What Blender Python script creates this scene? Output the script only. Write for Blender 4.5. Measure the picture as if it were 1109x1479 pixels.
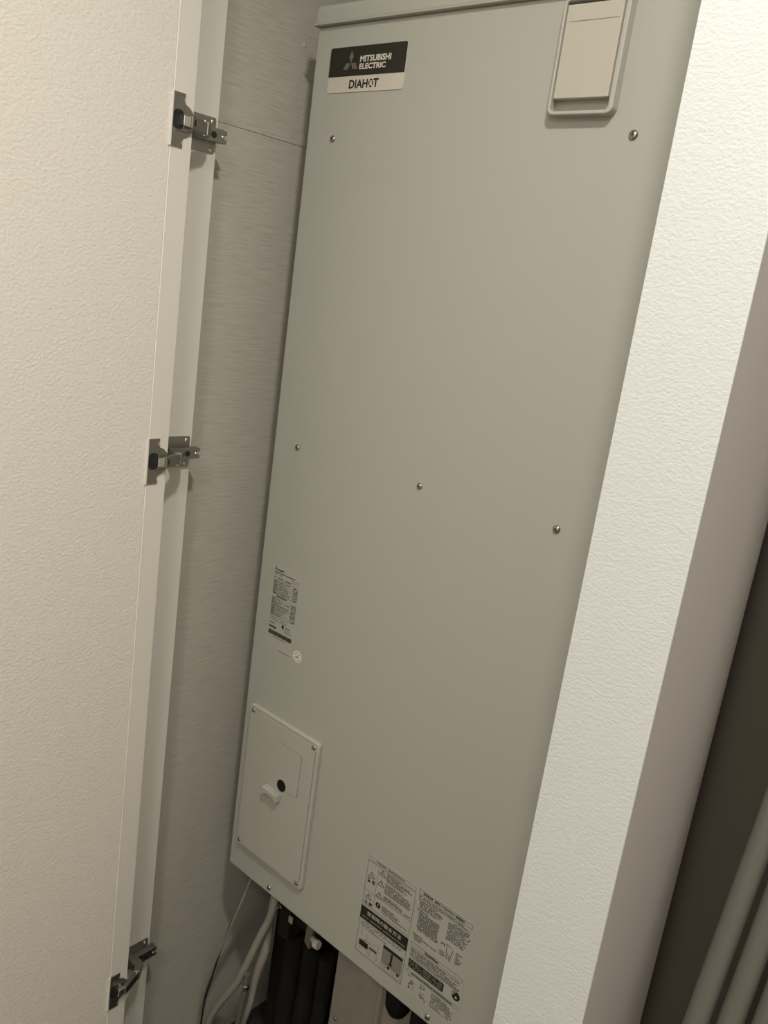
import bpy, bmesh, math, random
from mathutils import Vector, Matrix
random.seed(7)
PI = math.pi
for o in list(bpy.data.objects):
    bpy.data.objects.remove(o, do_unlink=True)
scene = bpy.context.scene
COL = scene.collection

# ------------------------------------------------------------------ camera
ZO = 0.20                       # the measuring frame's zero lies 0.20 m above the floor
YAW, PIT, ROL = math.radians(39.91015), math.radians(13.98553), math.radians(8.07622)
fw = Vector((-math.sin(YAW) * math.cos(PIT), math.cos(YAW) * math.cos(PIT), -math.sin(PIT)))
rt = Vector((math.cos(YAW), math.sin(YAW), 0))
up = rt.cross(fw)
r2 = rt * math.cos(ROL) + up * math.sin(ROL)
u2 = up * math.cos(ROL) - rt * math.sin(ROL)
cam_data = bpy.data.cameras.new('camera')
cam_data.sensor_fit = 'HORIZONTAL'
cam_data.sensor_width = 36.0
cam_data.lens = 1242.65 / 1109 * 36.0
cam_data.clip_start = 0.02
cam = bpy.data.objects.new('camera', cam_data)
COL.objects.link(cam)
cam.matrix_world = Matrix(((r2.x, u2.x, -fw.x, 1.02531), (r2.y, u2.y, -fw.y, -0.98026),
                           (r2.z, u2.z, -fw.z, 1.43061 + ZO), (0, 0, 0, 1)))
scene.camera = cam

# ------------------------------------------------------------------ world, lamps, exposure
world = bpy.data.worlds.new('world')
scene.world = world
world.use_nodes = True
world.node_tree.nodes['Background'].inputs[0].default_value = (0.9, 0.85, 0.75, 1)
world.node_tree.nodes['Background'].inputs[1].default_value = 0.0
scene.view_settings.view_transform = 'Standard'
scene.view_settings.look = 'None'
scene.view_settings.gamma = 1.0
scene.view_settings.use_curve_mapping = False
scene.view_settings.exposure = 0.19
LAMPS = [((0.93, -0.76, 2.425), 0.11, 14.5), ((1.15, -1.75, 2.405), 0.36, 9.5)]  # the second, wider lamp is added as soft fill
for (lx, ly, lz), size, power in LAMPS:
    ld = bpy.data.lights.new('downlight_glow', 'AREA')
    ld.shape = 'DISK'
    ld.size = size
    ld.energy = power
    ld.color = (1.0, 0.965, 0.90)
    lo = bpy.data.objects.new('downlight_glow', ld)
    COL.objects.link(lo)
    lo.location = (lx, ly, lz + ZO)


# ------------------------------------------------------------------ materials
def mat(name, color, rough=0.6, metal=0.0, bump=None, var=None, spec=0.4, emit=None):
    """bump = (scale, strength, distance, stretch xyz); var = (scale, amount, stretch xyz)"""
    m = bpy.data.materials.new(name)
    m.use_nodes = True
    nt = m.node_tree
    b = nt.nodes['Principled BSDF']
    b.inputs['Base Color'].default_value = (*color, 1)
    b.inputs['Roughness'].default_value = rough
    b.inputs['Metallic'].default_value = metal
    b.inputs['Specular IOR Level'].default_value = spec
    tc = nt.nodes.new('ShaderNodeTexCoord')

    def noise(scale, stretch, detail=3.0, rough_=0.55):
        mp = nt.nodes.new('ShaderNodeMapping')
        mp.inputs['Scale'].default_value = stretch
        nt.links.new(tc.outputs['Object'], mp.inputs[0])
        n = nt.nodes.new('ShaderNodeTexNoise')
        n.inputs['Scale'].default_value = scale
        n.inputs['Detail'].default_value = detail
        n.inputs['Roughness'].default_value = rough_
        nt.links.new(mp.outputs[0], n.inputs['Vector'])
        return n
    if bump:
        n = noise(bump[0], bump[3] if len(bump) > 3 else (1, 1, 1))
        bp = nt.nodes.new('ShaderNodeBump')
        bp.inputs['Strength'].default_value = bump[1]
        bp.inputs['Distance'].default_value = bump[2]
        nt.links.new(n.outputs['Fac'], bp.inputs['Height'])
        nt.links.new(bp.outputs[0], b.inputs['Normal'])
    if var:
        n = noise(var[0], var[2] if len(var) > 2 else (1, 1, 1), 4.0)
        r = nt.nodes.new('ShaderNodeValToRGB')
        a = var[1]
        r.color_ramp.elements[0].position = 0.3
        r.color_ramp.elements[1].position = 0.7
        r.color_ramp.elements[0].color = (*[c * (1 - a) for c in color], 1)
        r.color_ramp.elements[1].color = (*[min(1, c * (1 + a)) for c in color], 1)
        nt.links.new(n.outputs['Fac'], r.inputs[0])
        nt.links.new(r.outputs[0], b.inputs['Base Color'])
    if emit:
        b.inputs['Emission Color'].default_value = (*emit[0], 1)
        b.inputs['Emission Strength'].default_value = emit[1]
    return m


M = dict(
    paper=mat('white_wallpaper', (0.675, 0.685, 0.67), 0.75, bump=(260, 0.40, 0.0018, (1, 1, 1.5)), spec=0.3),
    hall=mat('hall_wallpaper', (0.78, 0.765, 0.72), 0.8),
    ceil=mat('ceiling_paper', (0.82, 0.81, 0.78), 0.85),
    floor=mat('floor_sheet', (0.20, 0.16, 0.12), 0.5, var=(6, 0.12, (1, 8, 1))),
    closet_floor=mat('closet_floor', (0.035, 0.032, 0.028), 0.8),  # near-black to cut bounce and deepen the shade below the heater
    doorskin=mat('door_skin', (0.74, 0.695, 0.62), 0.6, bump=(190, 0.6, 0.0020, (1, 1, 1.3)), spec=0.35),
    dooredge=mat('door_edge_tape', (0.70, 0.665, 0.595), 0.5),
    doorline=mat('door_joint_highlight', (0.92, 0.89, 0.82), 0.3),  # whitened: the highlight along the crease is put into the colour
    jamb=mat('jamb_paint', (0.66, 0.64, 0.575), 0.55),
    board=mat('linen_grain_board', (0.465, 0.437, 0.378), 0.65, bump=(90, 0.14, 0.0006, (1, 1, 10)), var=(60, 0.12, (1, 0.35, 9)), spec=0.3),
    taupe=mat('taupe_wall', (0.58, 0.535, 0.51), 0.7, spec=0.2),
    recess=mat('recess_shade', (0.085, 0.073, 0.058), 0.9, spec=0.0),  # dark brown puts the unlit depth of the recess into the colour
    paint=mat('heater_paint', (0.41, 0.40, 0.353), 0.42, bump=(900, 0.06, 0.0004), spec=0.35),
    plastic=mat('heater_plastic', (0.435, 0.42, 0.37), 0.36, bump=(1100, 0.05, 0.0003), spec=0.4),
    plastic2=mat('hatch_plastic', (0.48, 0.445, 0.375), 0.5, bump=(1500, 0.06, 0.0003), spec=0.3),
    steel=mat('screw_steel', (0.42, 0.40, 0.36), 0.22, 1.0),
    hingesteel=mat('hinge_steel', (0.34, 0.325, 0.29), 0.36, 1.0),
    hingebright=mat('hinge_bright_steel', (0.78, 0.75, 0.69), 0.18, 1.0),
    hingerim=mat('hinge_rim_gleam', (0.86, 0.84, 0.79), 0.25, 0.35),  # paler than the plate, so the edge gleam sits in the colour
    hingedark=mat('hinge_dark', (0.015, 0.014, 0.012), 0.5),
    black=mat('black_plastic', (0.006, 0.006, 0.005), 0.5, spec=0.2),
    platedark=mat('plate_black', (0.022, 0.020, 0.014), 0.35, spec=0.4),
    platewhite=mat('plate_silver_white', (0.60, 0.555, 0.47), 0.4, 0.1, var=(14, 0.06)),
    emblem=mat('emblem_grey', (0.13, 0.12, 0.10), 0.4),
    letter=mat('plate_lettering', (0.66, 0.62, 0.53), 0.4),
    ink=mat('print_ink', (0.020, 0.018, 0.014), 0.6, spec=0.2),
    inkgrey=mat('print_grey', (0.15, 0.14, 0.12), 0.6, spec=0.2),
    inkmid=mat('print_midgrey', (0.22, 0.205, 0.17), 0.6, spec=0.2),
    sticker=mat('sticker_film', (0.425, 0.413, 0.364), 0.4, spec=0.35),
    stickerwhite=mat('round_sticker_white', (0.72, 0.68, 0.58), 0.45),
    hose=mat('grey_hose', (0.36, 0.335, 0.285), 0.55),
    cable=mat('grey_cable', (0.30, 0.275, 0.23), 0.55),
    blackcable=mat('black_cable', (0.02, 0.018, 0.015), 0.5),
    foam=mat('black_pipe_foam', (0.012, 0.011, 0.009), 0.85, bump=(120, 0.3, 0.001), spec=0.15),
    galva=mat('galvanised_sheet', (0.32, 0.295, 0.25), 0.6, 0.0, var=(30, 0.07)),
    cap=mat('valve_cap', (0.55, 0.51, 0.43), 0.3),
    brass=mat('fitting_metal', (0.62, 0.58, 0.50), 0.25, 1.0),
    pole=mat('pole_grey', (0.13, 0.12, 0.103), 0.4, spec=0.5),
    rubber=mat('pole_end', (0.05, 0.048, 0.044), 0.7),
    lampwhite=mat('lamp_trim', (0.8, 0.8, 0.78), 0.4),
    lampglow=mat('lamp_diffuser', (0.9, 0.88, 0.8), 0.5, emit=((1.0, 0.94, 0.82), 12.0)),
)
ORIGIN = {}


# ------------------------------------------------------------------ builders
class MB:
    def __init__(s):
        s.v, s.f = [], []

    def add(s, vs, fs):
        n = len(s.v)
        s.v += [tuple(v) for v in vs]
        s.f += [tuple(i + n for i in f) for f in fs]
        return s

    def box(s, x0, x1, y0, y1, z0, z1):
        vs = [(x, y, z) for z in (z0, z1) for y in (y0, y1) for x in (x0, x1)]
        return s.add(vs, [(0, 2, 3, 1), (4, 5, 7, 6), (0, 1, 5, 4), (2, 6, 7, 3), (0, 4, 6, 2), (1, 3, 7, 5)])

    def prism(s, poly, a, b, axis):
        """poly = CCW points; axis 'y': poly (x, z); axis 'z': poly (x, y); axis 'x': poly (y, z)"""
        def P(p, t):
            return {'y': (p[0], t, p[1]), 'z': (p[0], p[1], t), 'x': (t, p[0], p[1])}[axis]
        n = len(poly)
        vs = [P(p, a) for p in poly] + [P(p, b) for p in poly]
        fs = [tuple(range(n))[::-1], tuple(range(n, 2 * n))]
        fs += [(i, (i + 1) % n, n + (i + 1) % n, n + i) for i in range(n)]
        return s.add(vs, fs)

    def tube(s, pts, r, seg=12, cap=True):
        pts = [Vector(p) for p in pts]
        rr = r if isinstance(r, (list, tuple)) else [r] * len(pts)
        rings, ref = [], None
        for i, p in enumerate(pts):
            d = (pts[min(i + 1, len(pts) - 1)] - pts[max(i - 1, 0)]).normalized()
            if ref is None:
                ref = d.orthogonal().normalized()
            ref = (ref - d * ref.dot(d)).normalized()
            b = d.cross(ref)
            rings.append([p + (ref * math.cos(2 * PI * k / seg) + b * math.sin(2 * PI * k / seg)) * rr[i] for k in range(seg)])
        vs = [v for ring in rings for v in ring]
        fs = []
        for i in range(len(rings) - 1):
            for k in range(seg):
                a, c = i * seg + k, i * seg + (k + 1) % seg
                fs.append((a, c, c + seg, a + seg))
        if cap:
            fs.append(tuple(range(seg))[::-1])
            fs.append(tuple(range(len(vs) - seg, len(vs))))
        return s.add(vs, fs)

    def dome(s, c, r, h, seg=20, rings=5, axis='-y'):
        """low dome (pan head) standing on a plane, pointing to -y or +x"""
        vs, fs = [], []
        for i in range(rings):
            a = (PI / 2) * i / rings
            rad, d = r * math.cos(a), h * math.sin(a)
            for k in range(seg):
                q, w = rad * math.cos(2 * PI * k / seg), rad * math.sin(2 * PI * k / seg)
                vs.append((c[0] + q, c[1] - d, c[2] + w) if axis == '-y' else (c[0] + d, c[1] + q, c[2] + w))
        vs.append((c[0], c[1] - h, c[2]) if axis == '-y' else (c[0] + h, c[1], c[2]))
        for i in range(rings - 1):
            for k in range(seg):
                a, b = i * seg + k, i * seg + (k + 1) % seg
                fs.append((a, b, b + seg, a + seg))
        t = len(vs) - 1
        fs += [((rings - 1) * seg + k, (rings - 1) * seg + (k + 1) % seg, t) for k in range(seg)]
        return s.add(vs, fs)

    def build(s, name, m, parent=None, bevel=0, seg=2, smooth=False, angle=35):
        xs, ys, zs = zip(*s.v)
        o3 = Vector(((min(xs) + max(xs)) / 2, (min(ys) + max(ys)) / 2, min(zs) + ZO))
        me = bpy.data.meshes.new(name)
        me.from_pydata([(x - o3.x, y - o3.y, z + ZO - o3.z) for x, y, z in s.v], [], s.f)
        bm = bmesh.new()
        bm.from_mesh(me)
        bmesh.ops.recalc_face_normals(bm, faces=bm.faces)
        bm.to_mesh(me)
        bm.free()
        me.materials.append(m)
        o = bpy.data.objects.new(name, me)
        COL.objects.link(o)
        place(o, o3, parent)
        if smooth:
            for p in me.polygons:
                p.use_smooth = True
        if bevel:
            md = o.modifiers.new('bevel', 'BEVEL')
            md.width, md.segments = bevel, seg
            md.limit_method, md.angle_limit = 'ANGLE', math.radians(angle)
            md.harden_normals = False
            for p in me.polygons:
                p.use_smooth = True
        if smooth or bevel:
            md = o.modifiers.new('flat_faces', 'WEIGHTED_NORMAL') if bevel else None
            if not bevel:
                me.set_sharp_from_angle(angle=math.radians(angle))
        return o


def place(o, world_origin, parent):
    ORIGIN[o.name] = Vector(world_origin)
    if parent is not None:
        o.parent = parent
        o.location = Vector(world_origin) - ORIGIN[parent.name]
    else:
        o.location = world_origin


def thing(name, label, cat, base, group=None):
    o = bpy.data.objects.new(name, None)
    o.empty_display_size = 0.05
    COL.objects.link(o)
    place(o, Vector((base[0], base[1], base[2] + ZO)), None)
    return tag(o, label, cat, group)


def tag(o, label, cat, group=None):
    o['label'], o['category'] = label, cat
    if group:
        o['group'] = group
    return o


def struct(o, label=None):
    o['kind'] = 'structure'
    if label:
        o['label'] = label
    return o


def stuff(o):
    o['kind'] = 'stuff'
    return o


def rrect(x0, x1, z0, z1, r, n=5, which='all'):
    pts = []
    for cx, cz, a0, key in ((x1 - r, z0 + r, -90, 'br'), (x1 - r, z1 - r, 0, 'tr'), (x0 + r, z1 - r, 90, 'tl'), (x0 + r, z0 + r, 180, 'bl')):
        if which == 'all' or key in which:
            pts += [(cx + r * math.cos(math.radians(a0 + 90 * k / n)), cz + r * math.sin(math.radians(a0 + 90 * k / n))) for k in range(n + 1)]
        else:
            pts.append((cx + r * (1 if 'r' in key else -1), cz + r * (1 if 't' in key else -1)))
    return pts


def circle(cx, cz, r, n=28):
    return [(cx + r * math.cos(2 * PI * k / n), cz + r * math.sin(2 * PI * k / n)) for k in range(n)]


def ring(mb, outer, inner, y0, y1):
    """frame between two outlines with the same number of points, in the x-z plane, from y0 (back) to y1 (front)"""
    n = len(outer)
    vs = [(p[0], y, p[1]) for y in (y0, y1) for poly in (outer, inner) for p in poly]
    O0, I0, O1, I1 = 0, n, 2 * n, 3 * n
    fs = []
    for i in range(n):
        j = (i + 1) % n
        fs += [(O1 + i, O1 + j, I1 + j, I1 + i), (O0 + i, I0 + i, I0 + j, O0 + j), (O0 + i, O0 + j, O1 + j, O1 + i), (I0 + i, I1 + i, I1 + j, I0 + j)]
    return mb.add(vs, fs)


def lettering(body, x0, x1, z0, z1, y, m, name, parent, bold=0.0, depth=0.0):
    """flat print: glyph outlines fitted into the rectangle, on a surface that faces -y"""
    cu = bpy.data.curves.new(name, 'FONT')
    cu.body = body
    cu.offset = bold
    cu.resolution_u = 3
    t = bpy.data.objects.new(name, cu)
    COL.objects.link(t)
    bpy.context.view_layer.update()
    me = bpy.data.meshes.new_from_object(t.evaluated_get(bpy.context.evaluated_depsgraph_get()))
    bpy.data.objects.remove(t, do_unlink=True)
    bpy.data.curves.remove(cu)
    xs = [v.co.x for v in me.vertices]
    ys = [v.co.y for v in me.vertices]
    ax, bx, ay, by = min(xs), max(xs), min(ys), max(ys)
    vs = [(x0 + (v.co.x - ax) / (bx - ax) * (x1 - x0), y, z0 + (v.co.y - ay) / (by - ay) * (z1 - z0)) for v in me.vertices]
    fs = [tuple(p.vertices) for p in me.polygons]
    bpy.data.meshes.remove(me)
    mb = MB()
    mb.add(vs, fs)
    o = mb.build(name, m, parent)
    o.name = name if o.name == name else o.name
    return o


def dashes(mb, x0, x1, z, h, y, fill=0.78, lo=0.5, hi=1.5):
    """one row of small print: little blocks as wide as characters"""
    x = x0
    h0, h = h, h * 0.74
    while x < x1 - h * 0.3:
        w = min(h * random.uniform(lo, hi), x1 - x)
        if random.random() < fill:
            dz = random.uniform(-0.12, 0.12) * h
            mb.add([(x, y, z - h / 2 + dz), (x + w * 0.82, y, z - h / 2 + dz), (x + w * 0.82, y, z + h / 2 + dz), (x, y, z + h / 2 + dz)], [(0, 1, 2, 3)])
        x += w
    return mb


def quad(mb, x0, x1, z0, z1, y):
    return mb.add([(x0, y, z0), (x1, y, z0), (x1, y, z1), (x0, y, z1)], [(0, 1, 2, 3)])


def outline(mb, x0, x1, z0, z1, y, w):
    quad(mb, x0, x1, z0, z0 + w, y)
    quad(mb, x0, x1, z1 - w, z1, y)
    quad(mb, x0, x0 + w, z0 + w, z1 - w, y)
    quad(mb, x1 - w, x1, z0 + w, z1 - w, y)
    return mb


def seg2(mb, x0, z0, x1, z1, y, w):
    d = Vector((x1 - x0, z1 - z0))
    n = Vector((-d.y, d.x)).normalized() * w / 2
    return mb.add([(x0 + n.x, y, z0 + n.y), (x0 - n.x, y, z0 - n.y), (x1 - n.x, y, z1 - n.y), (x1 + n.x, y, z1 + n.y)], [(0, 1, 2, 3)])


def smooth_path(pts, n=6):
    """Catmull-Rom through the points"""
    P = [Vector(p) for p in pts]
    P = [2 * P[0] - P[1]] + P + [2 * P[-1] - P[-2]]
    out = []
    for i in range(1, len(P) - 2):
        for k in range(n):
            t = k / n
            a, b, c, d = P[i - 1], P[i], P[i + 1], P[i + 2]
            out.append(0.5 * ((2 * b) + (c - a) * t + (2 * a - 5 * b + 4 * c - d) * t * t + (3 * b - 3 * c + d - a) * t ** 3))
    out.append(P[-2])
    return out


# ------------------------------------------------------------------ room shell
FZ, CZ = -0.20, 2.45            # floor and ceiling in the measuring frame
XW = -0.14                      # closet's left lining
XD = -0.05                      # back face of the open door
XJ = -0.10                      # inner face of the jamb
struct(MB().box(-1.3, 2.2, -2.1, -0.22, FZ - 0.05, FZ).build('floor', M['floor']), 'brown floor of the passage before the heater closet')
struct(MB().box(-0.19, 1.32, -0.22, 0.80, FZ - 0.05, FZ).build('floor_closet', M['closet_floor']), 'floor inside the heater closet, coloured dark for shade')
struct(MB().box(-1.3, 2.2, -2.1, 0.80, CZ, CZ + 0.05).build('ceiling', M['ceil']), 'white ceiling above the heater closet')
struct(MB().box(-1.35, -1.3, -2.1, -0.22, FZ, CZ).build('wall_passage_left', M['hall']), 'white passage wall behind the open door')
struct(MB().box(2.2, 2.25, -2.1, -0.22, FZ, CZ).build('wall_passage_right', M['hall']), 'white passage wall at the far right')
struct(MB().box(-1.3, 2.2, -2.15, -2.1, FZ, CZ).build('wall_passage_back', M['hall']), 'white passage wall opposite the closet')
struct(MB().box(-1.3, -0.19, -0.22, -0.12, FZ, CZ).build('wall_front_left', M['hall']), 'white wall left of the closet opening')
struct(MB().box(1.32, 2.2, -0.22, -0.12, FZ, CZ).build('wall_front_right', M['hall']), 'white wall right of the dark recess')
struct(MB().box(-0.19, 0.66, -0.20, -0.12, 2.22, CZ).build('wall_header', M['hall']), 'white header above the closet opening')
struct(MB().box(-0.19, 0.6565, 0.76, 0.80, FZ, CZ).build('wall_back', M['foam']), 'back wall of the heater closet, coloured dark for shade')  # black surface puts the shade behind the hoses into the colour
struct(MB().box(0.6565, 1.32, 0.25, 0.29, FZ, CZ).build('wall_gap_back', M['recess']), 'back of the recess right of the wall end, coloured dark for shade')
struct(MB().box(1.32, 1.35, -0.12, 0.25, FZ, CZ).build('wall_gap_right', M['hall']), 'white right side of the dark recess')

# white textured wall end that stands right of the heater
struct(MB().box(0.6562, 0.7562, -0.22, -0.2165, FZ, CZ).build('wall_right', M['paper'], bevel=0.0012), 'white textured wall end standing right of the water heater')
# its taupe flank, flat at first; the curve is shaped to fade the light
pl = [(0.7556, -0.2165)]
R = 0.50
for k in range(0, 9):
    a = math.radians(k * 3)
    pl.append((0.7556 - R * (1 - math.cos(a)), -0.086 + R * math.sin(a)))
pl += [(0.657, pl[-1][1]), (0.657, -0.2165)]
struct(MB().prism(pl, FZ, CZ, 'z').build('wall_gap_left', M['taupe'], smooth=True, angle=30), 'taupe flank of the white wall end, curved to darken towards the recess')

struct(MB().box(0.6565, 0.662, pl[-2][1], 0.25, FZ, CZ).build('wall_gap_inner', M['recess']), 'inner side of the recess, coloured dark for shade')
# closet lining on the left: a back board and two grained panels with a joint between them
wl = struct(MB().box(-0.19, XW - 0.004, -0.12, 0.80, FZ, CZ).build('wall_left', M['recess']), 'grey linen-grained lining left of the water heater')
MB().box(XW - 0.004, XW, -0.12, 0.76, FZ, 1.6523).build('panel', M['board'], wl, bevel=0.0004, seg=1)
MB().box(XW - 0.004, XW - 0.0002, -0.12, 0.76, 1.6529, CZ).build('panel', M['board'], wl, bevel=0.0004, seg=1)
for y, z, r in ((0.0476, 1.8038, 0.0035),):
    MB().dome((XW, y, z), r, 0.0015, axis='+x').build('screw_cover', M['board'], wl, smooth=True)
for y, z, l in ((-0.1047, 1.3497, 0.004), (0.062, 1.5867, 0.002), (0.002, 1.585, 0.007)):
    MB().box(XW, XW + 0.0003, y, y + l, z, z + 0.0011).build('scratch', M['cable'], wl)
# jamb that carries the hinges
struct(MB().box(-0.19, XJ, -0.205, -0.1395, FZ, 2.22).build('trim_1', M['jamb'], bevel=0.0015), 'white door jamb carrying the three hinges')

# ------------------------------------------------------------------ open closet door
door = thing('door_1', 'white textured closet door standing open beside the water heater', 'door', (XD - 0.018, -0.57, FZ + 0.012))
door['kind'] = 'structure'
del door['category']
d0, d1 = FZ + 0.012, 2.20
MB().box(XD - 0.036, XD - 0.002, -0.93, -0.219, d0, d1).build('core', M['dooredge'], door, bevel=0.001)
MB().box(XD - 0.002, XD, -0.93, -0.2550, d0, d1).build('face_sheet', M['doorskin'], door, bevel=0.0006, seg=1)
MB().box(XD - 0.002, XD - 0.0004, -0.2528, -0.219, d0, d1).build('edge_strip', M['dooredge'], door, bevel=0.0006, seg=1)
MB().box(XD - 0.002, XD + 0.0006, -0.2545, -0.2528, d0, d1).build('joint_highlight', M['doorline'], door, bevel=0.0003, seg=1)


# ------------------------------------------------------------------ concealed hinges
def hinge(zc, label):
    t = thing('concealed_hinge', label, 'hinge', (XJ, -0.19, zc - 0.035), 'steel hinges down the edge of the open door')
    # cup plate on the door: wings with screw notches, round bulge towards the door edge, open mouth
    c_y, r = -0.2395, 0.0217
    arc = [(c_y + r * math.cos(a), zc + r * math.sin(a)) for a in [math.radians(-76 + 152 * k / 18) for k in range(19)]]
    outer = [(-0.2550, zc - 0.0345), (-0.2355, zc - 0.0345), (-0.2355, zc - 0.0305), (-0.2385, zc - 0.0290), (-0.2385, zc - 0.0255), (-0.2355, zc - 0.0240)]
    outer += arc
    outer += [(-0.2355, zc + 0.0240), (-0.2385, zc + 0.0255), (-0.2385, zc + 0.0290), (-0.2355, zc + 0.0305), (-0.2355, zc + 0.0345), (-0.2550, zc + 0.0345)]
    cp = MB().prism(outer, XD - 0.0003, XD + 0.0022, 'x').build('cup_plate', M['hingesteel'], t, bevel=0.0006)
    # folded rim along the straight side, its gleam put into the colour
    MB().box(XD - 0.0003, XD + 0.0034, -0.2572, -0.2546, zc - 0.0347, zc + 0.0347).build('rim', M['hingerim'], cp, bevel=0.0005)
    # the dark mouth of the cup and the raised collar round it
    MB().prism([(y, z) for y, z in rrect(-0.2530, -0.2370, zc - 0.0120, zc + 0.0130, 0.006)], XD + 0.0018, XD + 0.0026, 'x').build('cup_mouth', M['hingedark'], cp)
    MB().tube([(XD + 0.0024, -0.2500 + 0.026 * k / 8, zc - 0.0125 - 0.0016 * math.sin(PI * k / 8)) for k in range(9)], 0.0011, 8).build('collar', M['hingesteel'], cp, smooth=True)
    for s_ in (-1, 1):
        MB().dome((XD + 0.0008, -0.2372, zc + s_ * 0.0276), 0.0022, 0.0012, 12, 3, '+x').build('screw', M['hingebright'], cp, smooth=True)
    # links: bright outer link and darker inner link down to the channel on the jamb
    def bar(name, y0, x0, y1, x1, hw, th, m, par):
        d = Vector((x1 - x0, y1 - y0)).normalized()
        n = Vector((d.y, -d.x)) * th / 2
        if n.x < 0:
            n = -n
        poly = [(x0 - n.x, y0 - n.y), (x1 - n.x, y1 - n.y), (x1 + n.x, y1 + n.y), (x0 + n.x, y0 + n.y)]
        return MB().prism(poly, zc - hw, zc + hw, 'z').build(name, m, par, bevel=0.0008)
    arm = bar('arm', -0.2310, -0.0405, -0.1930, -0.0575, 0.0078, 0.0085, M['hingesteel'], t)
    MB().box(-0.0500, -0.0385, -0.2420, -0.2305, zc - 0.0068, zc + 0.0068).build('knuckle', M['hingebright'], arm, bevel=0.0012)
    MB().box(-0.0420, -0.0380, -0.2245, -0.2225, zc - 0.0040, zc + 0.0040).build('slot', M['hingedark'], arm)
    bar('link', -0.1960, -0.0560, -0.1790, -0.0720, 0.0088, 0.0120, M['hingesteel'], arm)
    for s_ in (-1, 1):
        MB().tube([(-0.0555, -0.1955, zc + s_ * 0.0084), (-0.0555, -0.1955, zc + s_ * 0.0102)], 0.0018, 10).build('rivet', M['hingebright'], arm, smooth=True)
    # mounting plate on the jamb with a channel over it
    mp = MB().prism(rrect(-0.1960, -0.1450, zc - 0.0245, zc + 0.0255, 0.003, 3), XJ - 0.0002, XJ + 0.0022, 'x').build('mounting_plate', M['hingesteel'], t, bevel=0.0005)
    for s_ in (-1, 1):
        MB().dome((XJ + 0.0020, -0.1515, zc + s_ * 0.0195), 0.0034, 0.0014, 14, 3, '+x').build('screw', M['hingebright'], mp, smooth=True)
        MB().box(XJ + 0.0022, XJ + 0.0034, -0.1528, -0.1502, zc + s_ * 0.0195 - 0.0004, zc + s_ * 0.0195 + 0.0004).build('slot', M['hingedark'], mp)
    ch = [(-0.1900, zc - 0.0098), (-0.1340, zc - 0.0085), (-0.1340, zc - 0.0030), (-0.1385, zc - 0.0030), (-0.1385, zc + 0.0030), (-0.1340, zc + 0.0030), (-0.1340, zc + 0.0085), (-0.1430, zc + 0.0098), (-0.1900, zc + 0.0098)]
    cb = MB().prism(ch, XJ + 0.0022, XJ + 0.0165, 'x').build('channel', M['hingesteel'], t, bevel=0.0008)
    MB().box(XJ + 0.0150, XJ + 0.0300, -0.1905, -0.1740, zc - 0.0086, zc + 0.0086).build('saddle', M['hingesteel'], cb, bevel=0.001)
    MB().prism([(-0.1580 + 0.0048 * math.cos(2 * PI * k / 18), zc + 0.0048 * math.sin(2 * PI * k / 18)) for k in range(18)], XJ + 0.0160, XJ + 0.0169, 'x').build('adjusting_hole', M['hingedark'], cb)
    MB().prism([(-0.1700 + 0.0012 * s1, zc + 0.0068 * s2) for s1, s2 in ((-1, -1), (1, -1), (1, 1), (-1, 1))], XJ + 0.0160, XJ + 0.0169, 'x').build('slot', M['hingedark'], cb)
    MB().dome((XJ + 0.0125, -0.1412, zc), 0.0038, 0.0055, 14, 4, '+x').build('screw', M['hingebright'], cb, smooth=True)
    return t


hinge(1.6225, 'steel concealed hinge level with the heater\'s black brand plate')
hinge(1.1455, 'steel concealed hinge level with the row of three screws')
hinge(0.1870, 'steel concealed hinge down beside the hoses, below the heater')

# ------------------------------------------------------------------ water heater
PX0, PX1, PZ0, PZ1 = -0.059, 0.571, 0.3343, 1.8105
heater = thing('water_heater', 'tall pale grey electric water heater with stickers and a small cover', 'water heater', (0.256, 0.36, FZ))
fp = MB().prism(rrect(PX0, PX1, PZ0, PZ1, 0.004, 4, ('bl', 'br')), 0.0, 0.022, 'y').build('front_panel', M['paint'], heater, bevel=0.004, seg=4)
MB().box(PX0 + 0.003, PX1 - 0.003, 0.022, 0.70, 0.42, 1.810).build('body', M['paint'], heater, bevel=0.004)
lid = MB().prism([(-0.0060, 1.8118), (-0.0060, 1.8330), (-0.0010, 1.8395), (0.705, 1.8395), (0.705, 1.8118)], PX0 - 0.0005, PX1 + 0.0005, 'x').build('lid', M['paint'], heater, bevel=0.0035, seg=3)
MB().box(PX0 - 0.0035, PX1 + 0.0035, -0.0078, 0.705, 1.8100, 1.8132).build('lip', M['paint'], lid, bevel=0.0012)
for x in (0.02, 0.49):
    for y in (0.44, 0.62):
        MB().box(x - 0.025, x + 0.025, y - 0.02, y + 0.02, FZ, 0.42).build('leg', M['galva'], heater, bevel=0.004)


def screw(x, y, z, r, parent, tilt=0.3):
    h = MB().dome((x, y, z), r, r * 0.62, 22, 6).build('screw', M['steel'], parent, smooth=True, angle=80)
    return h


def cross(mb, x, y, z, s, a):
    for k in (0, 1):
        d = Vector((math.cos(a + k * PI / 2), math.sin(a + k * PI / 2)))
        n = Vector((-d.y, d.x)) * s * 0.16
        p = [(x + d.x * s + n.x, z + d.y * s + n.y), (x - d.x * s + n.x, z - d.y * s + n.y), (x - d.x * s - n.x, z - d.y * s - n.y), (x + d.x * s - n.x, z + d.y * s - n.y)]
        mb.prism(p, y, y - 0.0005, 'y')
    return mb


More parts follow.
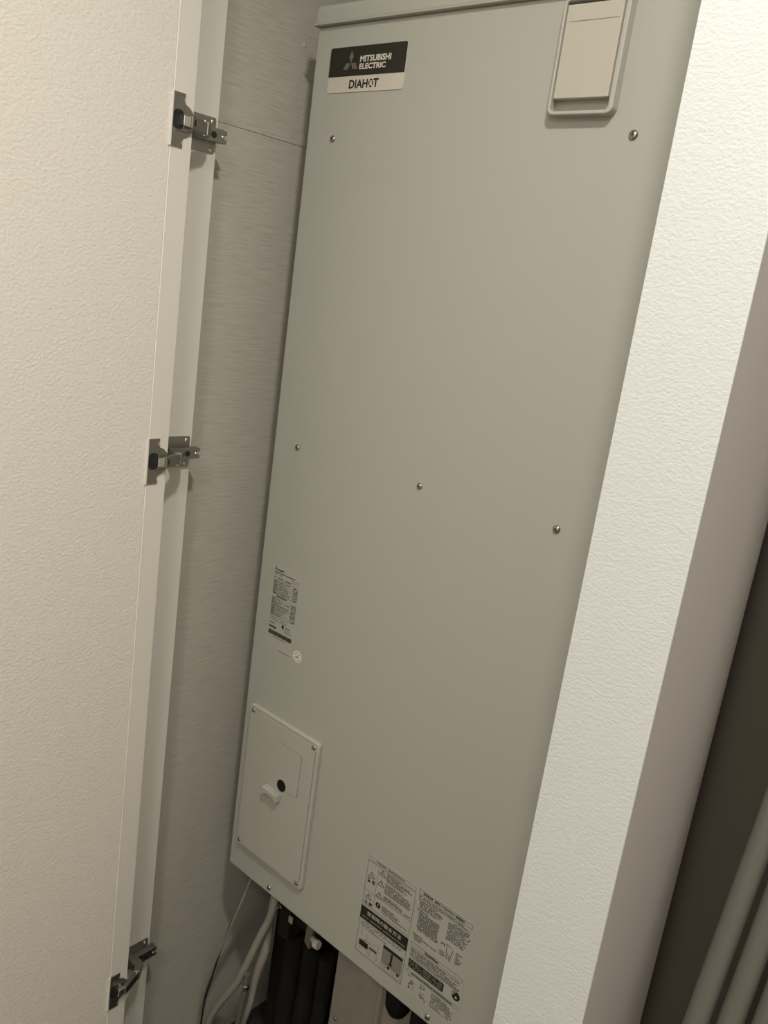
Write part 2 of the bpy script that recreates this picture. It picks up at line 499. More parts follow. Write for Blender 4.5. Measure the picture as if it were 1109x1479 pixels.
for i, (x, z, r) in enumerate(((0.0, 1.650, 0.0052), (0.5004, 1.650, 0.0060), (0.0, 1.1684, 0.0050), (0.2661, 1.1684, 0.0050), (0.4995, 1.1688, 0.0057), (0.0579, 0.3482, 0.0050), (0.4393, 0.3475, 0.0052))):
    screw(x, 0.0, z, r, fp)
    cross(MB(), x, -r * 0.60, z, r * 0.42, 0.3 + i).build('cross_slot', M['hingedark'], fp)

# brand plate
YB = -0.0012
bp = MB().prism(rrect(-0.0232, 0.1299, 1.7150, 1.7775, 0.0035), 0.0, YB, 'y').build('brand_plate', M['platewhite'], heater)
bp['label'] = 'black and silver brand plate'
MB().prism(rrect(-0.0232, 0.1299, 1.7371, 1.7775, 0.0035, 5, ('tl', 'tr')), YB, YB - 0.0003, 'y').build('black_field', M['platedark'], bp)
ye = YB - 0.0005
cx, cz = 0.0217, 1.7549
for ang in (90, 210, 330):
    a = math.radians(ang)
    L_, W_ = 0.0170, 0.0050
    d, n = Vector((math.cos(a), math.sin(a))), Vector((-math.sin(a), math.cos(a)))
    p = [d * 0.0002, d * L_ / 2 - n * W_, d * L_, d * L_ / 2 + n * W_]
    MB().add([(cx + q.x, ye, cz + q.y) for q in p], [(0, 1, 2, 3)]).build('emblem_diamond', M['emblem'], bp)
lettering('MITSUBISHI', 0.0402, 0.1014, 1.7553, 1.7639, ye, M['letter'], 'brand_name', bp, bold=0.03)
lettering('ELECTRIC', 0.0402, 0.0925, 1.7453, 1.7532, ye, M['letter'], 'brand_name', bp, bold=0.03)
yd = YB - 0.0002
# product name: the O is a ring with four small breaks
lettering('DIAH', 0.0226, 0.0608, 1.7197, 1.7317, yd, M['ink'], 'product_name', bp, bold=0.03)
lettering('T', 0.0716, 0.0822, 1.7197, 1.7317, yd, M['ink'], 'product_name', bp, bold=0.03)
oc = Vector((0.0670, 1.7257))
mo = MB()
for k in range(4):
    a0 = math.radians(45 + 90 * k + 10)
    a1 = math.radians(45 + 90 * (k + 1) - 10)
    n = 7
    arcp = [a0 + (a1 - a0) * i / n for i in range(n + 1)]
    poly = [(oc.x + 0.0048 * math.cos(a), oc.y + 0.0058 * math.sin(a)) for a in arcp] + [(oc.x + 0.0026 * math.cos(a), oc.y + 0.0034 * math.sin(a)) for a in reversed(arcp)]
    mo.add([(p[0], yd, p[1]) for p in poly], [(i, i + 1, 2 * n - i, 2 * n + 1 - i) for i in range(n)])
mo.build('ring_letter', M['ink'], bp)

# hatch near the top right: raised frame, sliding lid, pull gap under the lid
HY = -0.0135
hf_o = rrect(0.3842, 0.4735, 1.6712, 1.8040, 0.0085, 6)
hf_i = rrect(0.3878, 0.4668, 1.6757, 1.7985, 0.0045, 6)
hatch = ring(MB(), hf_o, hf_i, 0.001, HY).build('hatch_frame', M['plastic'], heater, bevel=0.0022, seg=4)
hl = MB().box(0.3897, 0.4642, HY + 0.0015, -0.0035, 1.6903, 1.7945).build('hatch_lid', M['plastic2'], hatch, bevel=0.0008)
MB().box(0.3950, 0.4607, HY + 0.0008, HY + 0.0018, 1.7757, 1.7765).build('ridge', M['plastic2'], hl)

# service cover low on the left: rim, inner plate, flap, hole disc, pull lip, four screws
ax0, ax1, az0, az1 = -0.0375, 0.1440, 0.3965, 0.6872
ac = MB().prism(rrect(ax0, ax1, az0, az1, 0.007), 0.001, -0.0085, 'y').build('service_cover', M['plastic'], heater, bevel=0.0025, seg=3)
ix0, ix1, iz0, iz1, nt_ = ax0 + 0.0058, ax1 - 0.0062, az0 + 0.0058, az1 - 0.0062, 0.0105
notch = [(ix0 + nt_, iz0), (ix1 - nt_, iz0), (ix1 - nt_, iz0 + nt_), (ix1, iz0 + nt_), (ix1, iz1 - nt_), (ix1 - nt_, iz1 - nt_), (ix1 - nt_, iz1), (ix0 + nt_, iz1), (ix0 + nt_, iz1 - nt_), (ix0, iz1 - nt_), (ix0, iz0 + nt_), (ix0 + nt_, iz0 + nt_)]
gp = [(x + (0.0008 if x > 0.05 else -0.0008), z + (0.0008 if z > 0.54 else -0.0008)) for x, z in notch]
MB().prism(gp, -0.0080, -0.0087, 'y').build('groove', M['inkgrey'], ac)
ip = MB().prism(notch, -0.0080, -0.0098, 'y').build('inner_plate', M['plastic'], ac, bevel=0.0006)
YI = -0.0098
MB().prism(rrect(0.0406, 0.1090, 0.5650, 0.6480, 0.007, 5, ('br', 'bl')), YI + 0.0005, YI - 0.0002, 'y').build('flap_joint', M['inkgrey'], ac)
MB().prism(rrect(0.0404, 0.1082, 0.5656, 0.6472, 0.007, 5, ('br', 'bl')), YI + 0.0005, YI - 0.0010, 'y').build('flap', M['plastic'], ac, bevel=0.0004)
MB().prism(circle(0.0684, 0.5710, 0.0110), YI + 0.0005, YI - 0.0016, 'y').build('hole_disc', M['black'], ac)['label'] = 'round hole drawn as a black disc'  # black disc stands in for the shade inside a round hole
hp = [(0.0305, 0.5405), (0.0350, 0.5408), (0.0400, 0.5445), (0.0500, 0.5462), (0.0600, 0.5445), (0.0655, 0.5400), (0.0700, 0.5395), (0.0700, 0.5545), (0.0305, 0.5560)]
MB().prism(hp, YI + 0.0005, YI - 0.0125, 'y').build('pull_lip', M['plastic'], ac, bevel=0.0016, seg=3)
for i, (x, z) in enumerate(((-0.0265, 0.6765), (0.1330, 0.6765), (0.1335, 0.4075), (-0.0270, 0.4065))):
    screw(x, -0.0084, z, 0.0040, ac)
    cross(MB(), x, -0.0084 - 0.0024, z, 0.0017, 0.5 + i).build('cross_slot', M['hingedark'], ac)

# rating sticker
S = -0.00035                    # sticker face
P = -0.00065                    # print on it
sl = MB().prism(rrect(-0.0240, 0.0455, 0.7990, 0.9580, 0.002, 3), 0.0003, S, 'y').build('rating_sticker', M['sticker'], heater)
mb = MB()
for ang in (90, 210, 330):
    a = math.radians(ang)
    d, n = Vector((math.cos(a), math.sin(a))), Vector((-math.sin(a), math.cos(a)))
    q = [d * 0.0002, d * 0.0021 - n * 0.0013, d * 0.0042, d * 0.0021 + n * 0.0013]
    mb.add([(-0.0172 + p.x, P, 0.9500 + p.y) for p in q], [(0, 1, 2, 3)])
mb.build('emblem', M['ink'], sl)
fine, dark = MB(), MB()
dashes(dark, -0.0120, 0.0035, 0.9492, 0.0034, P, 1.0)
dashes(dark, -0.0200, 0.0318, 0.9440, 0.0022, P, 0.95)
dashes(fine, -0.0200, 0.0020, 0.9405, 0.0017, P)
dashes(fine, -0.0200, 0.0240, 0.9345, 0.0036, P, 0.95)
outline(fine, 0.0245, 0.0420, 0.9365, 0.9405, P, 0.0006)
for z0, z1 in ((0.9050, 0.9310), (0.8655, 0.8990)):
    outline(fine, -0.0200, 0.0418, z0, z1, P, 0.0005)
    quad(fine, -0.0105, -0.0100, z0, z1, P)
    quad(fine, 0.0300, 0.0305, z0, z1, P)
    z = z1 - 0.0028
    while z > z0 + 0.001:
        dashes(dark, -0.0193, -0.0110, z, 0.0023, P, 0.85)
        dashes(fine, -0.0092, random.uniform(0.002, 0.026), z, 0.0021, P, 0.8)
        dashes(dark, 0.0310, 0.0412, z, 0.0021, P, 0.75)
        quad(fine, -0.0200, 0.0418, z - 0.0019, z - 0.0016, P)
        z -= 0.0036
dashes(dark, -0.0092, 0.0205, 0.9020, 0.0030, P, 0.95)
for z in (0.8615, 0.8575):
    dashes(fine, -0.0195, 0.0240, z, 0.0021, P)
dashes(dark, -0.0200, -0.0060, 0.8515, 0.0022, P)
dashes(dark, -0.0195, -0.0010, 0.8440, 0.0050, P, 0.9)
quad(dark, -0.0200, 0.0400, 0.8300, 0.8376, P)
dashes(fine, -0.0080, 0.0270, 0.8262, 0.0018, P, 1.0)
dashes(dark, 0.0093, 0.0407, 0.8056, 0.0013, P, 1.0)
dashes(dark, 0.0225, 0.0330, 0.8520, 0.0022, P, 1.0)
dashes(fine, 0.0120, 0.0400, 0.8440, 0.0022, P, 0.8)
dashes(fine, 0.0180, 0.0400, 0.8480, 0.0018, P, 0.8)
mb = MB().add([(p[0], P, p[1]) for p in ((0.0150, 0.8468), (0.0185, 0.8520), (0.0150, 0.8565), (0.0115, 0.8520))], [(0, 1, 2, 3)])
mb.build('approval_mark', M['ink'], sl)
stuff(fine.build('fine_print', M['inkgrey'], sl))
stuff(dark.build('bold_print', M['ink'], sl))
# bars of the bar code show as paler gaps
mb = MB()
x = -0.0195
while x < 0.0395:
    w = random.uniform(0.0003, 0.0007)
    quad(mb, x, x + w, 0.8302, 0.8374, P - 0.0001)
    x += w + random.uniform(0.0008, 0.0026)
mb.build('bar_code_gaps', M['inkmid'], sl)
# small round sticker
rs = MB().prism(circle(0.0580, 0.8130, 0.0108), 0.0003, S - 0.0001, 'y').build('round_sticker', M['stickerwhite'], heater)
rs['label'] = 'small round white sticker with dark marks'
mb = MB()
for a in (150, 115, 75, 40):
    q = math.radians(a)
    quad(mb, 0.0580 + 0.0070 * math.cos(q) - 0.0011, 0.0580 + 0.0070 * math.cos(q) + 0.0011, 0.8130 + 0.0070 * math.sin(q) - 0.0011, 0.8130 + 0.0070 * math.sin(q) + 0.0011, P - 0.0001)
for a in range(205, 336, 13):
    q = math.radians(a)
    quad(mb, 0.0580 + 0.0078 * math.cos(q) - 0.0006, 0.0580 + 0.0078 * math.cos(q) + 0.0006, 0.8130 + 0.0078 * math.sin(q) - 0.0006, 0.8130 + 0.0078 * math.sin(q) + 0.0006, P - 0.0001)
for i in range(2):
    quad(mb, 0.0548 + i * 0.0036, 0.0576 + i * 0.0036, 0.8108, 0.8142, P - 0.0001)
mb.build('sticker_marks', M['inkgrey'], rs)

# ---- caution sticker (left column)
ca = MB().prism(rrect(0.2765, 0.3815, 0.3640, 0.5500, 0.002, 3), 0.0003, S, 'y').build('caution_sticker', M['sticker'], heater)
lines = MB()
outline(lines, 0.2778, 0.3800, 0.4575, 0.5400, P, 0.0009)
outline(lines, 0.2778, 0.3800, 0.3658, 0.4540, P, 0.0009)
quad(lines, 0.3012, 0.3018, 0.4575, 0.5395, P)
quad(lines, 0.2782, 0.3796, 0.4848, 0.4854, P)
quad(lines, 0.3018, 0.3796, 0.4866, 0.4869, P)
lines.build('rule_lines', M['inkgrey'], ca)
head = MB()
outline(head, 0.2782, 0.3795, 0.5415, 0.5485, P, 0.0005)
dashes(head, 0.2960, 0.3560, 0.5450, 0.0040, P, 0.95)
stuff(head.build('header_print', M['inkgrey'], ca))


def warn(cx_, z0, z1, w, m, par, y=P):
    t = 0.0009
    mbt = MB()
    A, B, C_ = (cx_ - w / 2, z0), (cx_ + w / 2, z0), (cx_, z1)
    seg2(mbt, *A, *B, y, t)
    seg2(mbt, *B, *C_, y, t)
    seg2(mbt, *C_, *A, y, t)
    hgt = z1 - z0
    quad(mbt, cx_ - 0.0006, cx_ + 0.0006, z0 + hgt * 0.34, z0 + hgt * 0.66, y)
    quad(mbt, cx_ - 0.0006, cx_ + 0.0006, z0 + hgt * 0.14, z0 + hgt * 0.25, y)
    return mbt.build('warning_triangle', m, par)


warn(0.2893, 0.5118, 0.5222, 0.0135, M['ink'], ca)
warn(0.2894, 0.4712, 0.4812, 0.0130, M['ink'], ca)
for z0, z1 in ((0.5272, 0.5375), (0.5088, 0.5190), (0.4868, 0.4965)):
    warn(0.3105, z0, z1, 0.0132, M['ink'], ca)
lettering('警', 0.2808, 0.2890, 0.5010, 0.5088, P, M['ink'], 'warning_word', ca, bold=0.03)
lettering('告', 0.2910, 0.2990, 0.5010, 0.5088, P, M['ink'], 'warning_word', ca, bold=0.02)
lettering('注', 0.2815, 0.2890, 0.4595, 0.4668, P, M['ink'], 'warning_word', ca, bold=0.02)
lettering('意', 0.2912, 0.2992, 0.4595, 0.4668, P, M['ink'], 'warning_word', ca, bold=0.03)
mb = MB().add([(p[0], P, p[1]) for p in circle(0.3109, 0.4720, 0.0053, 20)], [tuple(range(20))])
mb.build('mandatory_sign', M['ink'], ca)
mb = MB()
quad(mb, 0.3102, 0.3116, 0.4712, 0.4752, P - 0.0001)
quad(mb, 0.3102, 0.3116, 0.4686, 0.4700, P - 0.0001)
mb.build('exclamation', M['sticker'], ca)
fine = MB()
for z, x1 in ((0.5362, 0.3500), (0.5330, 0.3680), (0.5300, 0.3735), (0.5268, 0.3600), (0.5238, 0.3640), (0.5180, 0.3560), (0.5148, 0.3690), (0.5115, 0.3735), (0.5085, 0.3720), (0.5055, 0.3765), (0.5022, 0.3740), (0.4952, 0.3520), (0.4922, 0.3600), (0.4896, 0.3765)):
    dashes(fine, 0.3190, x1, z, 0.0021, P, 0.88)
for z, x1 in ((0.4755, 0.3480), (0.4722, 0.3590), (0.4690, 0.3550), (0.4650, 0.3740)):
    dashes(fine, 0.3190, x1, z, 0.0021, P, 0.85)
for z, x1 in ((0.4266, 0.3760), (0.4228, 0.3700), (0.4196, 0.3120), (0.4160, 0.3400)):
    dashes(fine, 0.2805, x1, z, 0.0020, P, 0.7)
stuff(fine.build('fine_print', M['ink'], ca))
bd = quad(MB(), 0.2775, 0.3803, 0.4298, 0.4536, P - 0.0001).build('black_band', M['ink'], ca)
lettering('非常時の取水方法', 0.2918, 0.3662, 0.4416, 0.4498, P - 0.0003, M['letter'], 'band_heading', ca)
mb = MB()
dashes(mb, 0.2826, 0.3769, 0.4358, 0.0036, P - 0.0003, 0.85, 0.5, 1.1)
stuff(mb.build('band_print', M['inkmid'], ca))
# diagrams: bath unit and tap, photo with two little dials
mb = MB()
quad(mb, 0.2838, 0.3035, 0.3800, 0.3905, P)
quad(mb, 0.3062, 0.3229, 0.3850, 0.3882, P)
quad(mb, 0.2936, 0.2950, 0.3905, 0.3935, P)
mb.build('diagram_unit', M['ink'], ca)
mb = MB()
for a, b, c, d in ((0.2875, 0.4090, 0.2875, 0.3920), (0.2988, 0.4075, 0.2988, 0.3945), (0.2875, 0.3920, 0.2988, 0.3945), (0.3000, 0.3935, 0.3245, 0.4010), (0.2960, 0.3960, 0.3240, 0.3890), (0.3265, 0.4080, 0.3240, 0.3830),
                   (0.2872, 0.3800, 0.2872, 0.3735), (0.2910, 0.3800, 0.2910, 0.3745), (0.3050, 0.3850, 0.3050, 0.3730), (0.3088, 0.3850, 0.3092, 0.3715), (0.3050, 0.3730, 0.3092, 0.3715), (0.3205, 0.3850, 0.3205, 0.3735), (0.3245, 0.3830, 0.3250, 0.3715), (0.3205, 0.3735, 0.3250, 0.3715)):
    seg2(mb, a, b, c, d, P, 0.0006)
mb.build('diagram_lines', M['inkgrey'], ca)
outline(MB(), 0.3345, 0.3768, 0.3685, 0.4128, P, 0.0006).build('photo_border', M['inkgrey'], ca)
quad(MB(), 0.3352, 0.3762, 0.3790, 0.4068, P).build('photo_field', M['inkmid'], ca)
quad(MB(), 0.3348, 0.3764, 0.4068, 0.4124, P - 0.0001).build('photo_heading', M['ink'], ca)
MB().add([(p[0], P - 0.0001, p[1]) for p in ((0.3500, 0.3830), (0.3575, 0.3830), (0.3560, 0.3900), (0.3565, 0.4060), (0.3525, 0.4060), (0.3522, 0.3900))], [(0, 1, 2, 3, 4, 5)]).build('photo_tap', M['ink'], ca)
for cx_ in (0.3510, 0.3711):
    MB().add([(p[0], P - 0.0002, p[1]) for p in circle(cx_, 0.3772, 0.0028, 14)], [tuple(range(14))]).build('dial_dot', M['ink'], ca)
for cx_ in (0.3425, 0.3625):
    mb = MB()
    for a in range(0, 360, 30):
        q, w = math.radians(a), math.radians(a + 30)
        seg2(mb, cx_ + 0.0033 * math.cos(q), 0.3760 + 0.0033 * math.sin(q), cx_ + 0.0033 * math.cos(w), 0.3760 + 0.0033 * math.sin(w), P - 0.0002, 0.0008)
    mb.build('dial_ring', M['inkgrey'], ca)

# ---- instruction sticker (right column)
cb = MB().prism(rrect(0.3832, 0.4925, 0.3640, 0.5540, 0.002, 3), 0.0003, S, 'y').build('instruction_sticker', M['sticker'], heater)
fine, bold = MB(), MB()
outline(fine, 0.3852, 0.4888, 0.5430, 0.5510, P, 0.0005)
dashes(bold, 0.3940, 0.4310, 0.5470, 0.0045, P, 0.9)
dashes(fine, 0.4330, 0.4560, 0.5470, 0.0030, P, 0.9)
dashes(bold, 0.4580, 0.4740, 0.5470, 0.0050, P, 1.0, 0.5, 0.9)
for z, x0, x1 in ((0.5398, 0.3865, 0.4750), (0.5368, 0.3865, 0.4870)):
    dashes(fine, x0, x1, z, 0.0021, P, 0.85)
dashes(bold, 0.3865, 0.4240, 0.5325, 0.0022, P, 1.0)
for z, x1 in ((0.5293, 0.4340), (0.5265, 0.4360), (0.5235, 0.4330), (0.5205, 0.4250)):
    dashes(fine, 0.3900, x1, z, 0.0022, P, 0.85)
dashes(bold, 0.3865, 0.4095, 0.5155, 0.0022, P, 1.0)
z = 0.5122
while z > 0.480:
    dashes(fine, 0.3915, random.uniform(0.430, 0.4355), z, 0.0023, P, 0.9)
    z -= 0.0030
dashes(bold, 0.3865, 0.4060, 0.4705, 0.0022, P, 1.0)
for z, x1 in ((0.4675, 0.4350), (0.4645, 0.4050), (0.4615, 0.4040)):
    dashes(fine, 0.3890, x1, z, 0.0020, P, 0.9)
z = 0.5320
while z > 0.500:
    dashes(fine, 0.4470, random.uniform(0.478, 0.4880), z, 0.0022, P, 0.82)
    z -= 0.0031
bold.add([(p[0], P, p[1]) for p in circle(0.4880, 0.5235, 0.0014, 10)], [tuple(range(10))])
for z in (0.4890, 0.4870):
    dashes(fine, 0.4400, 0.4490, z, 0.0022, P, 0.8)
for z in (0.4745, 0.4715, 0.4685):
    dashes(fine, 0.4392, 0.4500, z, 0.0022, P, 0.9)
for a, b, c, d in ((0.4510, 0.4930, 0.4518, 0.4800), (0.4640, 0.4910, 0.4600, 0.4720), (0.4510, 0.4930, 0.4600, 0.4900), (0.4545, 0.4790, 0.4550, 0.4670), (0.4575, 0.4780, 0.4585, 0.4665), (0.4605, 0.4760, 0.4610, 0.4660), (0.4518, 0.4800, 0.4530, 0.4680)):
    seg2(bold, a, b, c, d, P, 0.0008)
for z in (0.4880, 0.4840, 0.4800, 0.4770, 0.4740, 0.4710):
    dashes(fine, 0.4690, 0.4690 + random.uniform(0.006, 0.017), z, 0.0021, P, 0.9)
outline(fine, 0.3856, 0.4888, 0.4470, 0.4542, P, 0.0005)
dashes(bold, 0.4150, 0.4420, 0.4506, 0.0044, P, 0.95)
for z, x0, x1 in ((0.4430, 0.3870, 0.4850), (0.4402, 0.3870, 0.4600), (0.4374, 0.3890, 0.4830), (0.4345, 0.3890, 0.4760), (0.4316, 0.3870, 0.4870), (0.4288, 0.3890, 0.4850)):
    dashes(fine, x0, x1, z, 0.0020, P, 0.82)
quad(fine, 0.3877, 0.4585, 0.4262, 0.4265, P)
outline(fine, 0.3864, 0.4905, 0.3978, 0.4036, P, 0.0005)
dashes(bold, 0.3960, 0.4780, 0.4006, 0.0032, P, 0.95)
dashes(bold, 0.3905, 0.3975, 0.3938, 0.0016, P, 1.0)
for k in range(14):
    a = random.uniform(0, 2 * PI)
    for bx_, bz_ in ((0.4000, 0.3790), (0.4220, 0.3790)):
        x, z = bx_ + random.uniform(-0.004, 0.004), bz_ + random.uniform(-0.009, 0.008)
        seg2(bold, x, z, x + 0.004 * math.cos(a), z + 0.004 * math.sin(a), P, 0.0008)
outline(bold, 0.4170, 0.4255, 0.3880, 0.3935, P, 0.0007)
bold.add([(p[0], P, p[1]) for p in circle(0.3950, 0.3722, 0.0013, 10)], [tuple(range(10))])
bold.add([(p[0], P, p[1]) for p in circle(0.4290, 0.3690, 0.0013, 10)], [tuple(range(10))])
for z, x1 in ((0.3930, 0.4700), (0.3900, 0.4750), (0.3870, 0.4818), (0.3840, 0.4800), (0.3810, 0.4790), (0.3780, 0.4810), (0.3740, 0.4825), (0.3700, 0.4770)):
    dashes(fine, 0.4390, x1, z, 0.0020, P, 0.82)
stuff(fine.build('fine_print', M['ink'], cb))
stuff(bold.build('bold_print', M['ink'], cb))
quad(MB(), 0.3877, 0.4585, 0.4085, 0.4238, P - 0.0001).build('black_band', M['ink'], cb)
mb = MB()
for z in (0.4205, 0.4165, 0.4120):
    dashes(mb, 0.3895, 0.4560, z, 0.0030, P - 0.0003, 0.75, 0.5, 1.1)
stuff(mb.build('band_print', M['inkmid'], cb))
# round pictogram: dark disc with a pale spot and fine rays beside it
poly = circle(0.4822, 0.4190, 0.0078, 24)
MB().add([(p[0], P, p[1]) for p in poly if p[0] > 0.4815 or p[1] < 0.4165], [tuple(range(len([p for p in poly if p[0] > 0.4815 or p[1] < 0.4165])))]).build('pictogram_disc', M['ink'], cb)
MB().add([(p[0], P - 0.0002, p[1]) for p in circle(0.4828, 0.4168, 0.0022, 14)], [tuple(range(14))]).build('pictogram_spot', M['sticker'], cb)
mb = MB()
for k in range(5):
    seg2(mb, 0.4745, 0.4150 + 0.0023 * k, 0.4808, 0.4175 + 0.0022 * k, P, 0.0009)
mb.build('pictogram_rays', M['ink'], cb)

# ---- lower works of the heater, hung under the body behind the front panel
bc = MB().prism([(0.1600, 0.175), (0.1600, 0.105), (0.1640, 0.100), (0.2690, 0.100), (0.2730, 0.090), (0.2830, 0.090), (0.2870, 0.100), (0.440, 0.100), (0.440, 0.175)], 0.0300, 0.42, 'z').build('base_cover', M['galva'], heater, bevel=0.002)
bc['label'] = 'pale grey sheet metal cover under the tank'
screw(0.1790, 0.100, 0.0800, 0.0042, bc)
MB().box(-0.045, 0.155, 0.135, 0.40, -0.14, 0.42).build('dark_backdrop', M['foam'], heater, bevel=0.004)  # black box added as a dark backdrop behind the hoses

# ------------------------------------------------------------------ hoses, cables and pipes below the heater
yh = 0.05
h1 = [(0.031, yh, 0.345), (0.029, yh, 0.277), (0.020, yh, 0.228), (0.001, yh, 0.175), (-0.022, yh, 0.105), (-0.046, yh, 0.036), (-0.072, yh, -0.016), (-0.100, yh, -0.070), (-0.122, yh, -0.125), (-0.126, yh, -0.190)]
t = MB().tube(smooth_path(h1), 0.0078, 12).build('drain_hose', M['hose'], smooth=True)
tag(t, 'grey hose curving left from under the heater towards the lining', 'hose', 'grey hoses under the heater')
h2 = [(x - 0.0243, y + 0.025, z - 0.0298) for x, y, z in ((0.030, 0.05, 0.345), (0.024, 0.05, 0.260), (0.022, 0.05, 0.205), (0.020, 0.05, 0.155), (0.007, 0.05, 0.100), (-0.001, 0.05, 0.053), (-0.006, 0.05, 0.003), (-0.020, 0.05, -0.054), (-0.030, 0.05, -0.105), (-0.034, 0.05, -0.160))]
t = MB().tube(smooth_path(h2), [0.0072 + 0.0022 * math.exp(-((k - 20) / 9.0) ** 2) for k in range(55)], 12).build('drain_hose', M['hose'], smooth=True)
tag(t, 'grey hose with a kink hanging down beside the black pipes', 'hose', 'grey hoses under the heater')
yc = 0.0285
c1 = [(-0.018, yc, 0.345), (-0.022, yc, 0.304), (-0.039, yc, 0.245), (-0.069, yc, 0.150), (-0.102, yc, 0.050), (-0.122, yc, -0.027), (-0.133, yc, -0.090), (-0.135, yc, -0.134), (-0.135, yc, -0.197)]
t = MB().tube(smooth_path(c1), 0.0027, 8).build('cable', M['cable'], smooth=True)
tag(t, 'thin grey cable hanging along the grained lining', 'cable', 'cables under the heater')
yc = 0.0400
c2 = [(-0.026, yc, 0.345), (-0.034, yc, 0.283), (-0.055, yc, 0.221), (-0.089, yc, 0.119), (-0.112, yc, 0.020), (-0.131, yc, -0.066), (-0.1365, yc, -0.146), (-0.1365, yc, -0.197)]
t = MB().tube(smooth_path(c2), 0.0019, 8).build('cable', M['blackcable'], smooth=True)
tag(t, 'thin black cable hanging next to the grey one', 'cable', 'cables under the heater')
for (x, y, r, lab) in ((0.052, 0.098, 0.020, 'thick black foam-wrapped pipe next to the kinked grey hose'), (0.098, 0.100, 0.019, 'thick black foam-wrapped pipe between the other black pipes'), (0.140, 0.098, 0.015, 'black foam-wrapped pipe beside the sheet metal cover')):
    t = MB().tube([(x, y, FZ), (x - 0.004, y, 0.0), (x, y, 0.10), (x, y, 0.195)], r, 16).build('insulated_pipe', M['foam'], smooth=True, angle=50)
    tag(t, lab, 'pipe', 'black pipes under the heater')
# dark valve body under the panel edge, with bolt, tag and lever cap
vb = thing('valve', 'dark valve body with a pale lever cap under the panel edge', 'valve', (0.10, 0.06, 0.22))
MB().box(0.058, 0.086, 0.036, 0.075, 0.228, 0.300).build('housing', M['foam'], vb, bevel=0.003)
MB().box(0.086, 0.150, 0.050, 0.075, 0.262, 0.300).build('housing', M['foam'], vb, bevel=0.003)
MB().tube([(0.056, 0.050, 0.2895), (0.056, 0.028, 0.2880)], [0.0046, 0.0046], 6).build('bolt', M['brass'], vb, bevel=0.0006)
MB().tube([(0.064, 0.050, 0.2950), (0.064, 0.030, 0.2935)], [0.0036, 0.0036], 6).build('bolt', M['brass'], vb, bevel=0.0006)
MB().box(0.0900, 0.1000, 0.0290, 0.0310, 0.2790, 0.2930).build('tag', M['galva'], vb, bevel=0.0005)
MB().prism([(0.126, 0.254), (0.140, 0.244), (0.144, 0.290), (0.136, 0.300), (0.128, 0.292)], 0.040, 0.050, 'y').build('bracket', M['inkgrey'], vb, bevel=0.001)
MB().tube([(0.1470, 0.038, 0.2760), (0.1560, 0.034, 0.2785), (0.1640, 0.030, 0.2800), (0.1720, 0.030, 0.2815)], [0.0045, 0.0060, 0.0085, 0.0085], 16).build('lever_cap', M['cap'], vb, bevel=0.002)
# small fitting on the pipe run between the hoses
ft = thing('pipe_fitting', 'small metal pipe fitting between the two grey hoses', 'fitting', (-0.018, 0.04, 0.0))
MB().tube([(-0.0180, 0.045, 0.075), (-0.0200, 0.045, 0.030)], 0.0055, 12).build('stem', M['inkgrey'], ft, smooth=True, angle=50)
MB().tube([(-0.0192, 0.045, 0.048), (-0.0198, 0.045, 0.036)], 0.0078, 6).build('nut', M['brass'], ft, bevel=0.0006)
MB().tube([(-0.0200, 0.045, 0.032), (-0.0300, 0.045, -0.060), (-0.0420, 0.045, -0.192)], 0.0062, 12).build('pipe', M['inkgrey'], ft, smooth=True, angle=50)
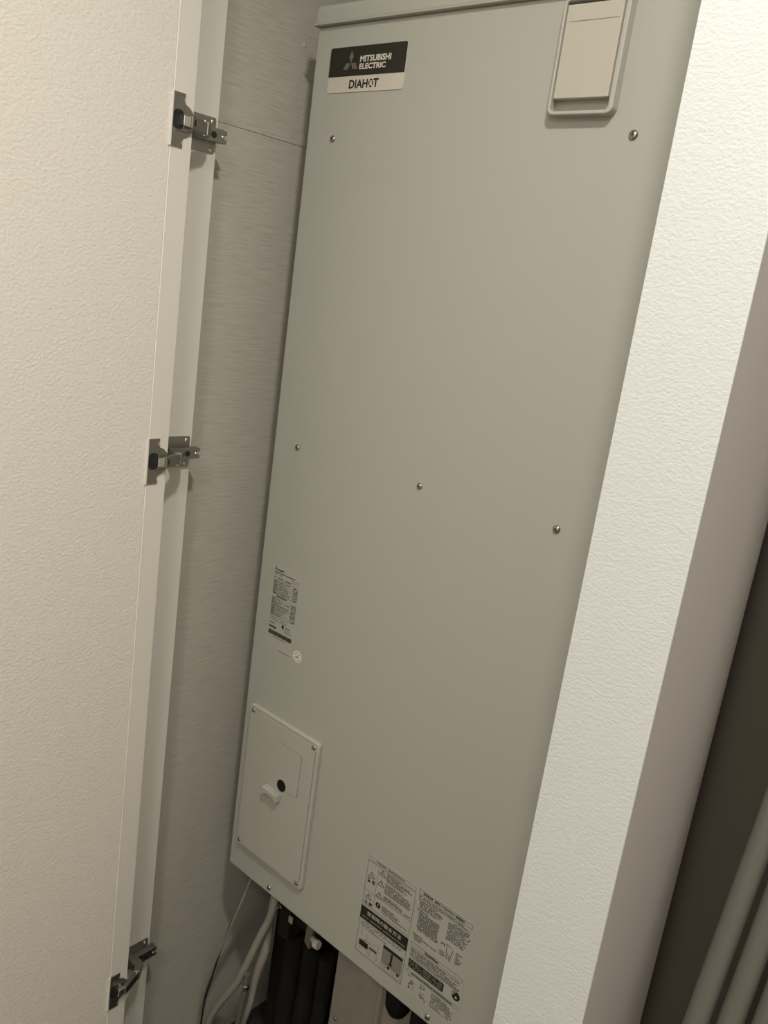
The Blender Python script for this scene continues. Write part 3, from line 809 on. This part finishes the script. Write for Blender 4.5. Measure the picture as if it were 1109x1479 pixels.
# black float or trap right of the cover
MB().tube([(0.352, 0.045, 0.345), (0.352, 0.045, 0.300), (0.352, 0.045, 0.276), (0.352, 0.045, 0.262), (0.352, 0.045, 0.254)], [0.024, 0.024, 0.0225, 0.016, 0.006], 22).build('drain_cap', M['black'], heater, smooth=True, angle=60)['label'] = 'round black drain cap'
t = MB().tube([(0.392, 0.058, 0.330), (0.392, 0.058, 0.21), (0.395, 0.058, 0.10), (0.400, 0.058, -0.195)], 0.017, 16).build('black_hose', M['foam'], smooth=True, angle=60)
tag(t, 'black hose right of the round black cap', 'hose')

# ------------------------------------------------------------------ three poles leaning in the dark recess
for i in range(3):
    lean = Vector((0.025, 0.21, 1.0))
    mid = Vector((0.8350 + 0.0310 * i, -0.10, 0.6952))
    base = mid + lean * (FZ - mid.z)
    top = mid + lean * ((0.25 - 0.0132 - mid.y) / lean.y)
    names = ('grey pole leaning in the dark recess, next to the taupe wall flank', 'grey pole leaning in the dark recess between two other poles', 'grey pole leaning in the dark recess, furthest from the taupe wall flank')
    t = thing('leaning_pole', names[i], 'pole', base, 'grey poles leaning in the recess')
    d = Vector(top) - Vector(base)
    MB().tube([Vector(base) + d * 0.012, Vector(base) + d * 0.5, Vector(top)], 0.0128, 24).build('shaft', M['pole'], t, smooth=True, angle=50)
    MB().tube([Vector(base) + Vector((0, 0, 0.001)), Vector(base) + d * 0.012], 0.0136, 20).build('end_cap', M['rubber'], t, smooth=True, angle=50)

# ------------------------------------------------------------------ ceiling downlights
for (lx, ly, lz), size, power in LAMPS:
    lab = 'round white ceiling downlight before the heater closet' if size < 0.2 else 'added wide round fill lamp at the far side of the passage'
    t = thing('ceiling_downlight', lab, 'ceiling light', (lx, ly, CZ - 0.012), 'ceiling downlights')
    n = 32
    vs, fs = [], []
    R0 = size / 2
    for (r_, z_) in ((R0 + 0.02, CZ), (R0 + 0.02, lz + 0.006), (R0 + 0.006, lz + 0.002), (R0 + 0.002, lz + 0.008)):
        vs += [(lx + r_ * math.cos(2 * PI * k / n), ly + r_ * math.sin(2 * PI * k / n), z_) for k in range(n)]
    for q in range(3):
        fs += [(q * n + k, q * n + (k + 1) % n, (q + 1) * n + (k + 1) % n, (q + 1) * n + k) for k in range(n)]
    MB().add(vs, fs).build('trim_ring', M['lampwhite'], t, smooth=True)
    MB().prism([(lx + p[0], ly + p[1]) for p in circle(0, 0, R0 + 0.003, 32)], lz + 0.006, CZ - 0.001, 'z').build('diffuser', M['lampglow'], t)
